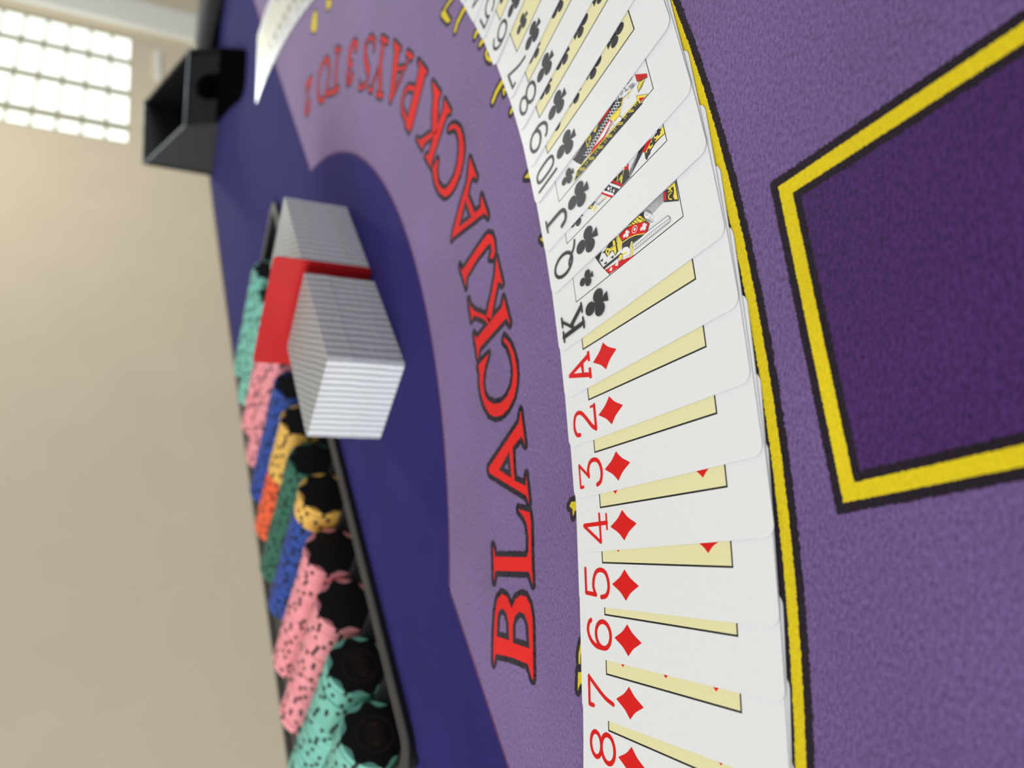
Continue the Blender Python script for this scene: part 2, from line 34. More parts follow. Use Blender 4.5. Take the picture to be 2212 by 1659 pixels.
def nd(m, t, **kw):
    n = m.node_tree.nodes.new(t)
    for k, v in kw.items(): setattr(n, k, v)
    return n
def lk(m, a, b): m.node_tree.links.new(a, b)
def bsdf(m): return m.node_tree.nodes['Principled BSDF']
def noise_color(m, rgb, lo, hi, scale, detail=3, stretch=(1, 1, 1), bump=0, dist=.0003, rough=.6, scale2=None):
    """base colour varied by a noise, with the same noise as bump"""
    tc = nd(m, 'ShaderNodeTexCoord'); mp = nd(m, 'ShaderNodeMapping')
    mp.inputs['Scale'].default_value = stretch
    lk(m, tc.outputs['Object'], mp.inputs['Vector'])
    n = nd(m, 'ShaderNodeTexNoise'); n.inputs['Scale'].default_value = scale
    n.inputs['Detail'].default_value = detail; n.inputs['Roughness'].default_value = rough
    lk(m, mp.outputs['Vector'], n.inputs['Vector'])
    r = nd(m, 'ShaderNodeValToRGB')
    base = lin(rgb)
    r.color_ramp.elements[0].position = .3; r.color_ramp.elements[1].position = .72
    r.color_ramp.elements[0].color = (*[c * lo for c in base], 1)
    r.color_ramp.elements[1].color = (*[c * hi for c in base], 1)
    lk(m, n.outputs['Fac'], r.inputs['Fac'])
    out = r.outputs['Color']
    if scale2:
        n2 = nd(m, 'ShaderNodeTexNoise'); n2.inputs['Scale'].default_value = scale2; n2.inputs['Detail'].default_value = 4
        lk(m, tc.outputs['Object'], n2.inputs['Vector'])
        r2 = nd(m, 'ShaderNodeMapRange'); r2.inputs['From Min'].default_value = .3; r2.inputs['From Max'].default_value = .7
        r2.inputs['To Min'].default_value = .88; r2.inputs['To Max'].default_value = 1.12
        lk(m, n2.outputs['Fac'], r2.inputs['Value'])
        mx = nd(m, 'ShaderNodeVectorMath', operation='SCALE')
        lk(m, out, mx.inputs[0]); lk(m, r2.outputs['Result'], mx.inputs['Scale']); out = mx.outputs['Vector']
    lk(m, out, bsdf(m).inputs['Base Color'])
    if bump:
        b = nd(m, 'ShaderNodeBump'); b.inputs['Strength'].default_value = bump; b.inputs['Distance'].default_value = dist
        lk(m, n.outputs['Fac'], b.inputs['Height']); lk(m, b.outputs['Normal'], bsdf(m).inputs['Normal'])
    return m
STR = (.5, 1.0, 1)
def felt_mat(name, rgb, lo=.52, hi=1.65, sheen=.5, tint=(.9, .8, .95), big=14):
    m = mat(name, rgb, .95, .1, sheen, tint)
    return noise_color(m, rgb, lo, hi, 1350, 3, STR, .7, .0005, .7, big)
M = {}
M['felt'] = felt_mat('purple felt', (105, 80, 129), sheen=.36, tint=(.92, .78, .86))
M['felt_dark'] = felt_mat('dark indigo felt', (36, 26, 93), sheen=.07, tint=(.6, .6, 1), big=25)
M['felt_box'] = felt_mat('deep purple felt', (60, 32, 82), lo=.5, hi=2.1, sheen=.26, tint=(.9, .75, .9))
M['felt_black'] = felt_mat('black felt print', (34, 24, 32), sheen=.25, tint=(.6, .55, .6), big=30)
M['felt_yellow'] = felt_mat('yellow felt print', (230, 203, 26), .86, 1.1, sheen=.1)
M['felt_red'] = felt_mat('red felt print', (232, 30, 22), .88, 1.08, sheen=.12, tint=(1, .7, .7))
M['card'] = noise_color(mat('white card', (232, 231, 227), .42, .45), (232, 231, 227), .985, 1.015, 400)
M['card_edge_shade'] = mat('card edge', (168, 170, 180), .6, .3)  # white stock greyed: shade between the cards put into the colour
M['ink_k'] = mat('black ink', (14, 13, 13), .45, .4)
M['ink_r'] = mat('red ink', (220, 22, 18), .6, .18)
M['ink_c'] = mat('cream ink', (234, 224, 168), .45, .4)
M['ink_y'] = mat('yellow ink', (246, 220, 50), .45, .4)
M['ink_w'] = mat('white ink', (238, 237, 234), .45, .4)
M['cut'] = noise_color(mat('red plastic', (190, 24, 28), .4, .4), (190, 24, 28), .97, 1.03, 60)
M['black'] = noise_color(mat('black plastic', (13, 13, 13), .35, .5), (13, 13, 13), .8, 1.2, 40)
M['tray'] = noise_color(mat('tray plastic', (16, 15, 15), .42, .45), (16, 15, 15), .8, 1.2, 60)
M['tray_rim_lit'] = noise_color(mat('tray plastic with painted light', (62, 58, 53), .55, .35), (62, 58, 53), .92, 1.08, 60)  # black tray plastic lightened: light on the rim top put into the colour
M['vinyl'] = noise_color(mat('black vinyl', (9, 9, 10), .14, .5), (9, 9, 10), .8, 1.2, 300, bump=.12)
M['shoe'] = noise_color(mat('shoe plastic', (17, 18, 19), .4, .35), (17, 18, 19), .9, 1.1, 50)
M['shoe_dark'] = noise_color(mat('matte shoe plastic', (9, 9, 10), .9, .0), (9, 9, 10), .9, 1.1, 50)
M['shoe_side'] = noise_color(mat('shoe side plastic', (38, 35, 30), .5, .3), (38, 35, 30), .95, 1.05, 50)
M['rim_highlight'] = noise_color(mat('rim plastic with painted highlight', (150, 156, 158), .12, .6), (150, 156, 158), .9, 1.1, 50)  # pale grey paints in the window's reflection on the black shoe's rim
M['wood'] = noise_color(mat('dark wood', (58, 36, 24), .5), (58, 36, 24), .7, 1.3, 14, 4, (1, 9, 9))
M['wall'] = noise_color(mat('beige wall paint', (225, 213, 188), .9, .15), (225, 213, 188), .98, 1.02, 5, bump=.05)
M['trim'] = noise_color(mat('white trim paint', (246, 247, 238), .5, .3), (246, 247, 238), .98, 1.02, 4)
M['mortar'] = noise_color(mat('mortar', (168, 165, 140), .9, .1), (168, 165, 140), .9, 1.1, 30)
M['floor'] = noise_color(mat('floor', (120, 105, 88), .6), (120, 105, 88), .9, 1.1, 4)
M['glass'] = mat('daylit glass block', (235, 244, 240), .1, .5, emit=(246, 252, 244), estr=1.25)
# edges of the squared-up decks: fine vertical banding from the stacked card edges
def deck_mat(name, rgb, low):
    m = mat(name, rgb, .5, .4)
    g = nd(m, 'ShaderNodeNewGeometry'); sp = nd(m, 'ShaderNodeSeparateXYZ'); lk(m, g.outputs['Position'], sp.inputs[0])
    wob = nd(m, 'ShaderNodeTexNoise'); wob.inputs['Scale'].default_value = 55; wob.inputs['Detail'].default_value = 2
    lk(m, g.outputs['Position'], wob.inputs['Vector'])
    a = nd(m, 'ShaderNodeMath', operation='MULTIPLY_ADD'); a.inputs[1].default_value = -.0613
    lk(m, sp.outputs['Y'], a.inputs[0]); lk(m, sp.outputs['X'], a.inputs[2])
    b = nd(m, 'ShaderNodeMath', operation='MULTIPLY_ADD'); b.inputs[1].default_value = .0016
    lk(m, wob.outputs['Fac'], b.inputs[0]); lk(m, a.outputs[0], b.inputs[2])
    c = nd(m, 'ShaderNodeMath', operation='MULTIPLY'); c.inputs[1].default_value = 2 * PI / .0034
    lk(m, b.outputs[0], c.inputs[0])
    s = nd(m, 'ShaderNodeMath', operation='SINE'); lk(m, c.outputs[0], s.inputs[0])
    r = nd(m, 'ShaderNodeMapRange'); r.inputs['From Min'].default_value = -.95; r.inputs['From Max'].default_value = .35
    lk(m, s.outputs[0], r.inputs['Value'])
    mx = nd(m, 'ShaderNodeMix', data_type='RGBA'); lk(m, r.outputs['Result'], mx.inputs['Factor'])
    mx.inputs['A'].default_value = (*[v * low for v in lin(rgb)], 1); mx.inputs['B'].default_value = (*lin(rgb), 1)
    lk(m, mx.outputs['Result'], bsdf(m).inputs['Base Color'])
    return m
M['deck'] = deck_mat('card edges', (230, 230, 230), .52)
M['back'] = deck_mat('card back', (172, 171, 166), .55)

# ------------------------------------------------------------------ helpers
def tag(o, label=None, cat=None, group=None, kind=None):
    if label: o['label'] = label
    if cat: o['category'] = cat
    if group: o['group'] = group
    if kind: o['kind'] = kind
    return o
class MB:
    """collects polygons (in metres) with a material key each, links them as one mesh object"""
    def __init__(s): s.v = []; s.f = []; s.k = []; s.mats = []
    def key(s, k):
        if k not in s.mats: s.mats.append(k)
        return s.mats.index(k)
    def face(s, pts, k):
        b = len(s.v); s.v += [tuple(p) for p in pts]; s.f.append(list(range(b, b + len(pts)))); s.k.append(s.key(k))
    def poly(s, loops, z, k):
        """flat polygon with holes at height z (mm), facing up"""
        vs = [[Vector((p[0], p[1], 0)) for p in l] for l in loops]
        flat = [p for l in vs for p in l]
        b = len(s.v); s.v += [(p.x * S, p.y * S, z * S) for p in flat]; ki = s.key(k)
        for t in tessellate_polygon(vs):
            a, c, d = (flat[i] for i in t)
            cr = (c.x - a.x) * (d.y - a.y) - (c.y - a.y) * (d.x - a.x)
            if abs(cr) < 1e-9: continue
            t = list(t) if cr > 0 else [t[0], t[2], t[1]]
            s.f.append([b + i for i in t]); s.k.append(ki)
    def stroke(s, pts, w, z, k, closed=False):
        """ribbon of width w along pts, round joins"""
        P = [Vector(p[:2]) for p in pts]
        if closed: P.append(P[0].copy())
        dz = min(.00025, .004 / len(P))                       # overlapping pieces never lie in one plane
        for a, b in zip(P, P[1:]):
            z += dz
            d = b - a
            if d.length < 1e-6: continue
            n = Vector((-d.y, d.x)).normalized() * w / 2
            s.poly([[a + n, a - n, b - n, b + n]], z, k)
        for p in P[:-1] if closed else P:
            z += dz
            s.poly([[p + Vector((math.cos(t * PI / 4), math.sin(t * PI / 4))) * w / 2 for t in range(8)]], z, k)
    def box(s, lo, hi, k):
        (x0, y0, z0), (x1, y1, z1) = lo, hi
        c = [(x0, y0, z0), (x1, y0, z0), (x1, y1, z0), (x0, y1, z0), (x0, y0, z1), (x1, y0, z1), (x1, y1, z1), (x0, y1, z1)]
        s.hexa(c, k)
    def hexa(s, c, k):
        for q in ((3, 2, 1, 0), (4, 5, 6, 7), (0, 1, 5, 4), (1, 2, 6, 5), (2, 3, 7, 6), (3, 0, 4, 7)): s.face([c[i] for i in q], k)
    def prism(s, loop, z0, z1, k, ktop=None, kbot=None):
        """closed prism over a ccw loop, heights in mm"""
        n = len(loop)
        s.poly([loop], z1, ktop or k)
        b = len(s.v); s.v += [(p[0] * S, p[1] * S, z0 * S) for p in loop] + [(p[0] * S, p[1] * S, z1 * S) for p in loop]; ki = s.key(k)
        for i in range(n):
            j = (i + 1) % n; s.f.append([b + i, b + j, b + n + j, b + n + i]); s.k.append(ki)
        s.f.append([b + i for i in reversed(range(n))]); s.k.append(s.key(kbot or k))
    def build(s, name, parent=None, smooth=False, weld=False):
        me = bpy.data.meshes.new(name); me.from_pydata(s.v, [], s.f)
        for k in s.mats: me.materials.append(M[k])
        me.polygons.foreach_set('material_index', s.k)
        if weld:
            bm = bmesh.new(); bm.from_mesh(me); bmesh.ops.remove_doubles(bm, verts=bm.verts, dist=1e-6); bm.to_mesh(me); bm.free()
        if smooth: me.polygons.foreach_set('use_smooth', [True] * len(me.polygons))
        me.update()
        o = bpy.data.objects.new(name, me); COL.objects.link(o)
        if parent: o.parent = parent
        return o
def empty(name, loc=(0, 0, 0), rz=0):
    o = bpy.data.objects.new(name, None); COL.objects.link(o); o.location = loc; o.rotation_euler[2] = rz
    o.empty_display_size = .02
    return o
def bevel(o, w, seg=3):
    b = o.modifiers.new('bevel', 'BEVEL'); b.width = w; b.segments = seg; b.limit_method = 'ANGLE'; return o
def rrect(w, h, r, n=6, x0=0, y0=0):
    out = []
    for cx, cy, a in ((w - r, r, -90), (w - r, h - r, 0), (r, h - r, 90), (r, r, 180)):
        for i in range(n + 1):
            t = math.radians(a + 90 * i / n); out.append((x0 + cx + r * math.cos(t), y0 + cy + r * math.sin(t)))
    return out
def dense(loop, step, jit):
    out = []
    n = len(loop)
    for i in range(n):
        a = Vector(loop[i][:2]); b = Vector(loop[(i + 1) % n][:2]); m = max(1, int((b - a).length / step))
        for k in range(m):
            p = a.lerp(b, k / m); out.append((p.x + random.uniform(-jit, jit), p.y + random.uniform(-jit, jit)))
    return out

# ------------------------------------------------------------------ frame of the dealer's side of the table
TH = math.radians(51.6)
ED = Vector((math.cos(TH), math.sin(TH)))          # along the straight dealer's edge
MD = Vector((-math.sin(TH), math.cos(TH)))         # away from the players
def AM(al, aw): p = ED * al + MD * aw; return (p.x, p.y)
C0 = Vector((-148, 665))                           # centre of the printed arcs
BACK = 615
def arc(c, r, a0, a1, n=96): return [(c[0] + r * math.cos(math.radians(a0 + (a1 - a0) * i / n)), c[1] + r * math.sin(math.radians(a0 + (a1 - a0) * i / n))) for i in range(n + 1)]
def arc_to_line(c, r, aw, n=120):
    """the arc of circle c,r on the players' side of the line away=aw, from its left end to its right end"""
    d = Vector(c).dot(MD); k = aw - d
    half = math.degrees(math.acos(max(-1, min(1, -k / r)))) if abs(k) < r else 180
    mid = math.degrees(math.atan2(-MD.y, -MD.x))
    return arc(c, r, mid - half, mid + half, n)

# ================================================================== the table
RAIL_IN = 975
table = tag(empty('blackjack_table', (*[v * S for v in AM(400, 300)], -.76)), 'purple felt blackjack table printed with red arched lettering and yellow lines', 'table')
def tchild(mb, name, **kw):
    o = mb.build(name, None, **kw); o.parent = table; o.matrix_parent_inverse = table.matrix_basis.inverted() if False else Matrix.Translation(-table.location); return o
TR = dict(a0=163, a1=735, w0=366, w1=610)
GW1 = 552                                         # the grooves end here, a flat ledge follows          # the opening for the chip tray
def clip(poly, axis, lim, sign):
    out = []
    for i in range(len(poly)):
        p, q = Vector(poly[i]), Vector(poly[(i + 1) % len(poly)]); dp, dq = sign * (p.dot(axis) - lim), sign * (q.dot(axis) - lim)
        if dp >= 0: out.append((p.x, p.y))
        if dp * dq < 0: r_ = p.lerp(q, dp / (dp - dq)); out.append((r_.x, r_.y))
    return out
def around_tray(poly, m=0):
    a0, a1, w0, w1 = TR['a0'] + m, TR['a1'] - m, TR['w0'] + m, TR['w1'] - m
    L_ = clip(poly, ED, a0, -1); R_ = clip(poly, ED, a1, 1); mid = clip(clip(poly, ED, a0, 1), ED, a1, -1)
    return [q for q in (L_, R_, clip(mid, MD, w0, -1), clip(mid, MD, w1, 1)) if len(q) > 2]
f = MB()
outer = arc_to_line(C0, RAIL_IN + 8, BACK)
for q in around_tray(outer, 2): f.poly([q], 0, 'felt')
# dark dealer's zone: beyond the line through the two band corners, with the disc that bulges to the players
band_c = Vector((-135.9, 635)); band_r = 303
aw_line = (Vector((170.2, 668.4)).dot(MD) + Vector((-97.7, 334.9)).dot(MD)) / 2
disc = arc_to_line(band_c, band_r, aw_line, 90)
edge_arc_left = arc_to_line(C0, RAIL_IN + 8, aw_line, 120)
zone = [AM(Vector(edge_arc_left[0]).dot(ED), aw_line)] + disc + [AM(Vector(edge_arc_left[-1]).dot(ED), aw_line)]
dl = arc_to_line(C0, RAIL_IN + 8, BACK)
rim_r = [p for p in dl if Vector(p).dot(MD) > aw_line and Vector(p).dot(ED) > 300]
rim_l = [p for p in dl if Vector(p).dot(MD) > aw_line and Vector(p).dot(ED) < 300]
zone = zone + rim_r + rim_l
for q in around_tray(zone, 2): f.poly([q], .02, 'felt_dark')
M['felt_edge'] = felt_mat('maroon felt edge', (92, 42, 84), sheen=.15)
for i_ in range(len(disc) - 1): f.stroke([disc[i_], disc[i_ + 1]], 1.5, .03, 'felt_edge')
for e_ in (0, -1): f.stroke([disc[e_], zone[0] if e_ == 0 else AM(Vector(edge_arc_left[-1]).dot(ED), aw_line)], 1.5, .03, 'felt_edge')
NR = 2600
def ring(r, w, z, k, a0, a1, jit):
    P1 = arc(C0, r - w / 2, a0, a1, NR); P2 = arc(C0, r + w / 2, a0, a1, NR)
    P1 = [(x + random.uniform(-jit, jit), y + random.uniform(-jit, jit)) for x, y in P1]; P2 = [(x + random.uniform(-jit, jit), y + random.uniform(-jit, jit)) for x, y in P2]
    for i in range(NR): f.poly([[P1[i], P2[i], P2[i + 1], P1[i + 1]]], z, k)
ring(539.1, 7.8, .02, 'felt_black', -106, 27, .3)
ring(538.9, 3.3, .04, 'felt_yellow', -106, 27, .18)
# betting box (its outline runs on towards the player)
A_, B_ = Vector((53.9, 147.9)), Vector((-22.1, 122.5))
ex = (A_ - B_).normalized(); dn = Vector((ex.y, -ex.x)); bw = (A_ - B_).length; bl = 96
def inset(d): return [A_ - ex * d + dn * d, B_ + ex * d + dn * d, B_ + ex * d + dn * (bl - d), A_ - ex * d + dn * (bl - d)]
f.poly([dense(inset(-2.4), .22, .27)], .02, 'felt_black')
f.poly([dense(inset(0), .22, .14)], .04, 'felt_yellow')
f.poly([dense(inset(3.9), .22, .14)], .06, 'felt_black')
f.poly([dense(inset(6.1), .22, .27)], .08, 'felt_box')
def lettering(items, k, ow, zb, zt):
    for it in items:
        if it[0] == 'P':
            loops = [it[1]] + it[2]
            for l in loops: f.stroke(dense(l, .35, .3), ow * 2, zb, 'felt_black', True)
            f.poly([dense(l, .7, .05) for l in loops], zt, k)
        else:
            f.stroke(it[1], it[2] + ow * 2, zb, 'felt_black'); f.stroke(it[1], it[2], zt, k)
lettering(RED, 'felt_red', 2.3, .022, .05)
lettering(YEL, 'felt_yellow', 1.9, .022, .05)
tchild(f, 'felt')
b = MB()   # the board under the felt, in pieces round the tray opening
full = arc_to_line(C0, RAIL_IN + 30, BACK)
lo = min(Vector(p).dot(ED) for p in full); hi = max(Vector(p).dot(ED) for p in full)
for q in around_tray(full, -1): b.prism(q, -40, -.6, 'wood')
tchild(b, 'tabletop')
e = MB(); e.prism([AM(lo + 10, BACK), AM(hi - 10, BACK), AM(hi - 10, BACK + 9), AM(lo + 10, BACK + 9)], -48, .6, 'black')
bevel(tchild(e, 'edge_trim'), .002)
# padded armrest round the players' side
r = MB(); path = arc_to_line(C0, RAIL_IN + 62, BACK + 6, 160); prof = []
for i in range(25):
    t = PI * 2 * i / 24; prof.append((66 * math.cos(t), 4 + 27 * math.sin(t) * (1 if math.sin(t) > 0 else 1.5)))
for i in range(len(path) - 1):
    for j in range(24):
        q = []
        for (pp, (px, pz)) in ((path[i], prof[j]), (path[i + 1], prof[j]), (path[i + 1], prof[j + 1]), (path[i], prof[j + 1])):
            d = (Vector(pp) - C0).normalized(); q.append(((pp[0] + d.x * px) * S, (pp[1] + d.y * px) * S, pz * S))
        r.face(q, 'vinyl')
for pp, rev in ((path[0], False), (path[-1], True)):
    d = (Vector(pp) - C0).normalized(); q = [((pp[0] + d.x * px) * S, (pp[1] + d.y * px) * S, pz * S) for px, pz in prof[:-1]]
    r.face(q[::-1] if rev else q, 'vinyl')
tchild(r, 'armrest', smooth=True, weld=True)
for al, aw in ((-250, 300), (1000, 300)):
    l = MB(); x, y = AM(al, aw); l.box(((x - 60) * S, (y - 60) * S, -.75), ((x + 60) * S, (y + 60) * S, -.04), 'wood'); l.box(((x - 220) * S, (y - 60) * S, -.76), ((x + 220) * S, (y + 60) * S, -.72), 'wood')
    tchild(l, 'leg')

# ================================================================== the ribbon of cards
CW, CH, CT = 63.5, 88.9, .26
NUM_ROWS = {4: (65.2, 23.6), 5: (65.2, 23.6), 6: (65.2, 44.4, 23.6), 7: (65.2, 44.4, 23.6), 8: (65.2, 44.4, 23.6), 9: (65.6, 51.5, 37.4, 23.3), 10: (65.6, 51.5, 37.4, 23.3)}
def ell(cx, cy, rx, ry, n=28, a0=0, a1=360): return [(cx + rx * math.cos(math.radians(a0 + (a1 - a0) * i / n)), cy + ry * math.sin(math.radians(a0 + (a1 - a0) * i / n))) for i in range(n + (a1 - a0 != 360))]
def smooth_path(p, n=6):
    out = []
    for i in range(len(p) - 1):
        p0 = Vector(p[max(i - 1, 0)]); p1 = Vector(p[i]); p2 = Vector(p[i + 1]); p3 = Vector(p[min(i + 2, len(p) - 1)])
        for k in range(n):
            t = k / n
            out.append(.5 * ((2 * p1) + (p2 - p0) * t + (2 * p0 - 5 * p1 + 4 * p2 - p3) * t * t + (3 * p1 - p0 - 3 * p2 + p3) * t ** 3))
    return out + [Vector(p[-1])]
class Print:
    """ink laid on one card face"""
    def __init__(s, mb): s.mb = mb; s.z = .004
    def up(s, n=1): s.z += .0012 + .0003 * n
    def P(s, loops, k): s.up(); s.mb.poly(loops, s.z, k)
    def L(s, pts, w, k): s.up(); s.mb.stroke(pts, w, s.z, k); s.z += min(.004, .0005 * len(pts))
    def club(s, cx, cy, h, k, inv=False):
        g = -1 if inv else 1; u = h / 13.4
        for dx, dy, rx, ry in ((0, 3.75, 2.3, 3.0), (-2.5, -1.5, 2.25, 2.9), (2.5, -1.5, 2.25, 2.9), (0, 0, 1.05, 1.5)): s.P([ell(cx + dx * u, cy + g * dy * u, rx * u, ry * u)], k)
        st = [(-.35, 0), (-.5, -3), (-1.75, -6.7), (1.75, -6.7), (.5, -3), (.35, 0)]
        s.P([[(cx + x * u, cy + g * y * u) for x, y in st]], k)
    def diamond(s, cx, cy, h, k, inv=False):
        u = h / 14; c = [(0, 7), (4.75, 0), (0, -7), (-4.75, 0)]; out = []
        for i in range(4):
            a, b_ = Vector(c[i]), Vector(c[(i + 1) % 4])
            for t in range(6):
                p = a.lerp(b_, t / 6); n_ = -p.normalized() * .55 * math.sin(PI * t / 6); out.append((cx + (p.x + n_.x) * u, cy + (p.y + n_.y) * u))
        s.P([out], k)
    def heart(s, cx, cy, h, k, inv=False):
        g = -1 if inv else 1; u = h / 14; o = []
        for i in range(40):
            t = 2 * PI * i / 40; o.append((cx + 4.9 * u * math.sin(t) ** 3, cy + g * u * .43 * (13 * math.cos(t) - 5 * math.cos(2 * t) - 2 * math.cos(3 * t) - math.cos(4 * t) + 2)))
        s.P([o], k)
    def spade(s, cx, cy, h, k, inv=False):
        g = -1 if inv else 1; s.heart(cx, cy + g * h * .06, h * .86, k, not inv); u = h / 13.4
        s.P([[(cx + x * u, cy + g * y * u) for x, y in [(-.4, 0), (-1.7, -6.7), (1.7, -6.7), (.4, 0)]]], k)
    def glyph(s, r_, k):
        W = 1.5
        def sm(p, w=W): s.L(smooth_path(p), w, k)
        def ln(p, w=W): s.L(p, w, k)
        if r_ == 'A': s.P(AGLYPH, k)
        elif r_ == '2': sm([(3.3, 81.3), (3.7, 83.2), (5.5, 84.3), (7.8, 84.4), (10.2, 83.5), (11.1, 81.6), (10.4, 79.2), (8, 76.6), (4.8, 73.6), (3.4, 71.4)]); ln([(3.3, 71.35), (11.5, 71.35)]); ln([(11.35, 71.3), (11.35, 73.6)], .9)
        elif r_ == '3': ln([(3.6, 82.6), (3.6, 84.4), (11.2, 84.4)], 1.1); ln([(11, 84.2), (6.6, 78.9)], 1.1); sm([(6.6, 78.9), (8.7, 79.1), (11, 77.8), (11.7, 75.6), (11, 73), (8.8, 71.5), (6.2, 71.3), (4, 72.3), (3.2, 74.3)])
        elif r_ == '4': ln([(8.9, 84.5), (8.9, 71.2)], 1.4); ln([(8.7, 84.6), (3, 75.5)], 1.2); ln([(2.9, 75.2), (12, 75.2)], 1.2); ln([(6.9, 71.25), (11.6, 71.25)], 1)
        elif r_ == '5': ln([(11.9, 84.5), (4.1, 84.5), (3.7, 78.7)], 1.42); sm([(3.7, 78.8), (6, 80), (8.6, 79.7), (10.9, 78.2), (11.7, 75.5), (10.9, 72.9), (8.6, 71.5), (5.8, 71.4), (3.7, 72.9), (3.1, 75.6)])
        elif r_ == '6': sm(ell(7.6, 75.5, 4.1, 4.1, 24) + [(11.7, 75.5)], 1.52); sm([(3.5, 75.6), (3.7, 79.5), (5.4, 82.8), (8.2, 84.3), (10.6, 83.6), (11.6, 82.3)])
        elif r_ == '7': ln([(3.2, 82), (3.2, 84.4), (11.9, 84.4)], 1.42); sm([(11.7, 84.2), (9.3, 80.3), (6.7, 75.5), (5.4, 70.9)], 1.4)
        elif r_ == '8': sm(ell(8.2, 81.4, 3.75, 2.95, 24) + [(11.95, 81.4)], 1.47); sm(ell(8.3, 74.8, 4.2, 3.6, 24) + [(12.5, 74.8)], 1.52)
        elif r_ == '9': sm(ell(7.5, 80.5, 4.1, 4.0, 24) + [(11.6, 80.5)], 1.52); sm([(11.6, 80.2), (11.3, 76.3), (9.5, 72.8), (6.8, 71.3), (4.3, 72.2), (3.4, 73.5)])
        elif r_ == '10': ln([(3.6, 71), (3.6, 84.8)], 1.2); s.L([(9.1 + x, 77.9 + y) for x, y in [(2.7 * math.copysign(abs(math.cos(t)) ** .7, math.cos(t)), 6.4 * math.copysign(abs(math.sin(t)) ** .7, math.sin(t))) for t in [2 * PI * i / 36 for i in range(37)]]], 1.3, k)
        elif r_ == 'J': ln([(9.7, 84.6), (9.7, 75)], 1.5); sm([(9.7, 75.2), (9, 72.5), (6.9, 71.4), (4.6, 72.3), (3.7, 75.2)]); ln([(7.3, 84.6), (12, 84.6)], 1)
        elif r_ == 'Q': sm(ell(7.4, 78.4, 3.9, 6.0, 28) + [(11.3, 78.4)], 1.35); sm([(4.6, 74.6), (6.4, 74.6), (8.6, 72.2), (10.2, 70.3), (12.3, 69.3)], 1.2)
        elif r_ == 'K':
            ln([(4.7, 84.6), (4.7, 71.2)], 1.7); ln([(2.9, 84.5), (6.6, 84.5)], 1); ln([(2.9, 71.2), (6.6, 71.2)], 1)
            ln([(10.5, 84.3), (5, 77)], 1.1); ln([(6.8, 79), (10.9, 71.4)], 1.8); ln([(8.6, 84.5), (12, 84.5)], 1); ln([(8.8, 71.2), (12, 71.2)], 1)
def card_mesh(rank, suit, name):
    mb = MB(); mb.prism(rrect(CW, CH, 3.3), -CT, 0, 'card_edge_shade', 'card', 'card')
    p = Print(mb); ink = 'ink_r' if suit in 'DH' else 'ink_k'
    sy = {'C': p.club, 'D': p.diamond, 'H': p.heart, 'S': p.spade}[suit]
    key = rank + suit if rank in 'JQK' else ''
    if rank in 'JQK':
        x0, x1, y0, y1 = 13.9, CW - 13.9, 14.6, 74.2
        for l in ([(x0, y0), (x1, y0)], [(x1, y0), (x1, y1)], [(x1, y1), (x0, y1)], [(x0, y1), (x0, y0)]): p.L(l, .34, 'ink_k')
        colr = {'k': 'ink_k', 'r': 'ink_r', 'y': 'ink_y', 'w': 'ink_w'}
        for kind, c, pts, w in ART.get(rank + 'C', []):
            c = colr[c]
            if kind == 'P': p.P([pts], c)
            elif kind == 'S': p.L(pts, w, c)
            elif kind == 'C': p.club(pts[0][0], pts[0][1], w * 1.5, c)
            elif kind == 'O': p.L(ell(pts[0][0], pts[0][1], 1.1, 1.35, 20) + [(pts[0][0] + 1.1, pts[0][1])], w, c)
            elif kind == 'D': p.P([ell(pts[0][0], pts[0][1], w, w * 1.2, 14)], c)
        sy(18.9, 66, 8.4, ink)
    else:
        x0, x1, y0, y1 = 13.75, CW - 13.75, 14.4, 74.5
        p.P([[(x0, y0), (x1, y0), (x1, y1), (x0, y1)]], 'ink_k')
        p.P([[(x0 + .55, y0 + .55), (x1 - .55, y0 + .55), (x1 - .55, y1 - .55), (x0 + .55, y1 - .55)]], 'ink_c')
        n = {'A': 1}.get(rank) or int(rank); hh = 10.2
        for yy in NUM_ROWS.get(n, ()):
            for xx in (20.9, CW - 20.9): sy(xx, yy, hh, ink, yy < 44)
        if n in (1, 3, 5, 9): sy(CW / 2, 44.4, hh if n > 1 else 16, ink)
        if n in (2, 3): sy(CW / 2, 65.2, hh, ink); sy(CW / 2, 23.6, hh, ink, True)
        if n in (7, 8): sy(CW / 2, 54.9, hh, ink)
        if n in (8,): sy(CW / 2, 33.9, hh, ink, True)
        if n == 10: sy(CW / 2, 58.5, hh, ink); sy(CW / 2, 30.3, hh, ink, True)
    p.glyph(rank, ink)
    sy(7.45 if suit == 'D' else 7.6, 62.3, {'D': 14, 'C': 13.6}.get(suit, 13), ink)
    return mb
def place_card(o, x, y, th):
    # every card leans on the one to its left: left edge high, right edge on the felt
    z1, sl = 1.42, 1.08 / CW
    X = Vector((math.cos(th), math.sin(th), -sl)).normalized(); Y = Vector((-math.sin(th), math.cos(th), 0)); Z = X.cross(Y)
    m4 = Matrix((X, Y, Z)).transposed().to_4x4(); m4.translation = Vector((x * S, y * S, z1 * S)); o.matrix_world = m4
order = []
RK = ['A', '2', '3', '4', '5', '6', '7', '8', '9', '10', 'J', 'Q', 'K']
RN = dict(zip(RK, ['ace', 'two', 'three', 'four', 'five', 'six', 'seven', 'eight', 'nine', 'ten', 'jack', 'queen', 'king']))
SN = {'D': 'diamonds', 'C': 'clubs', 'S': 'spades', 'H': 'hearts'}
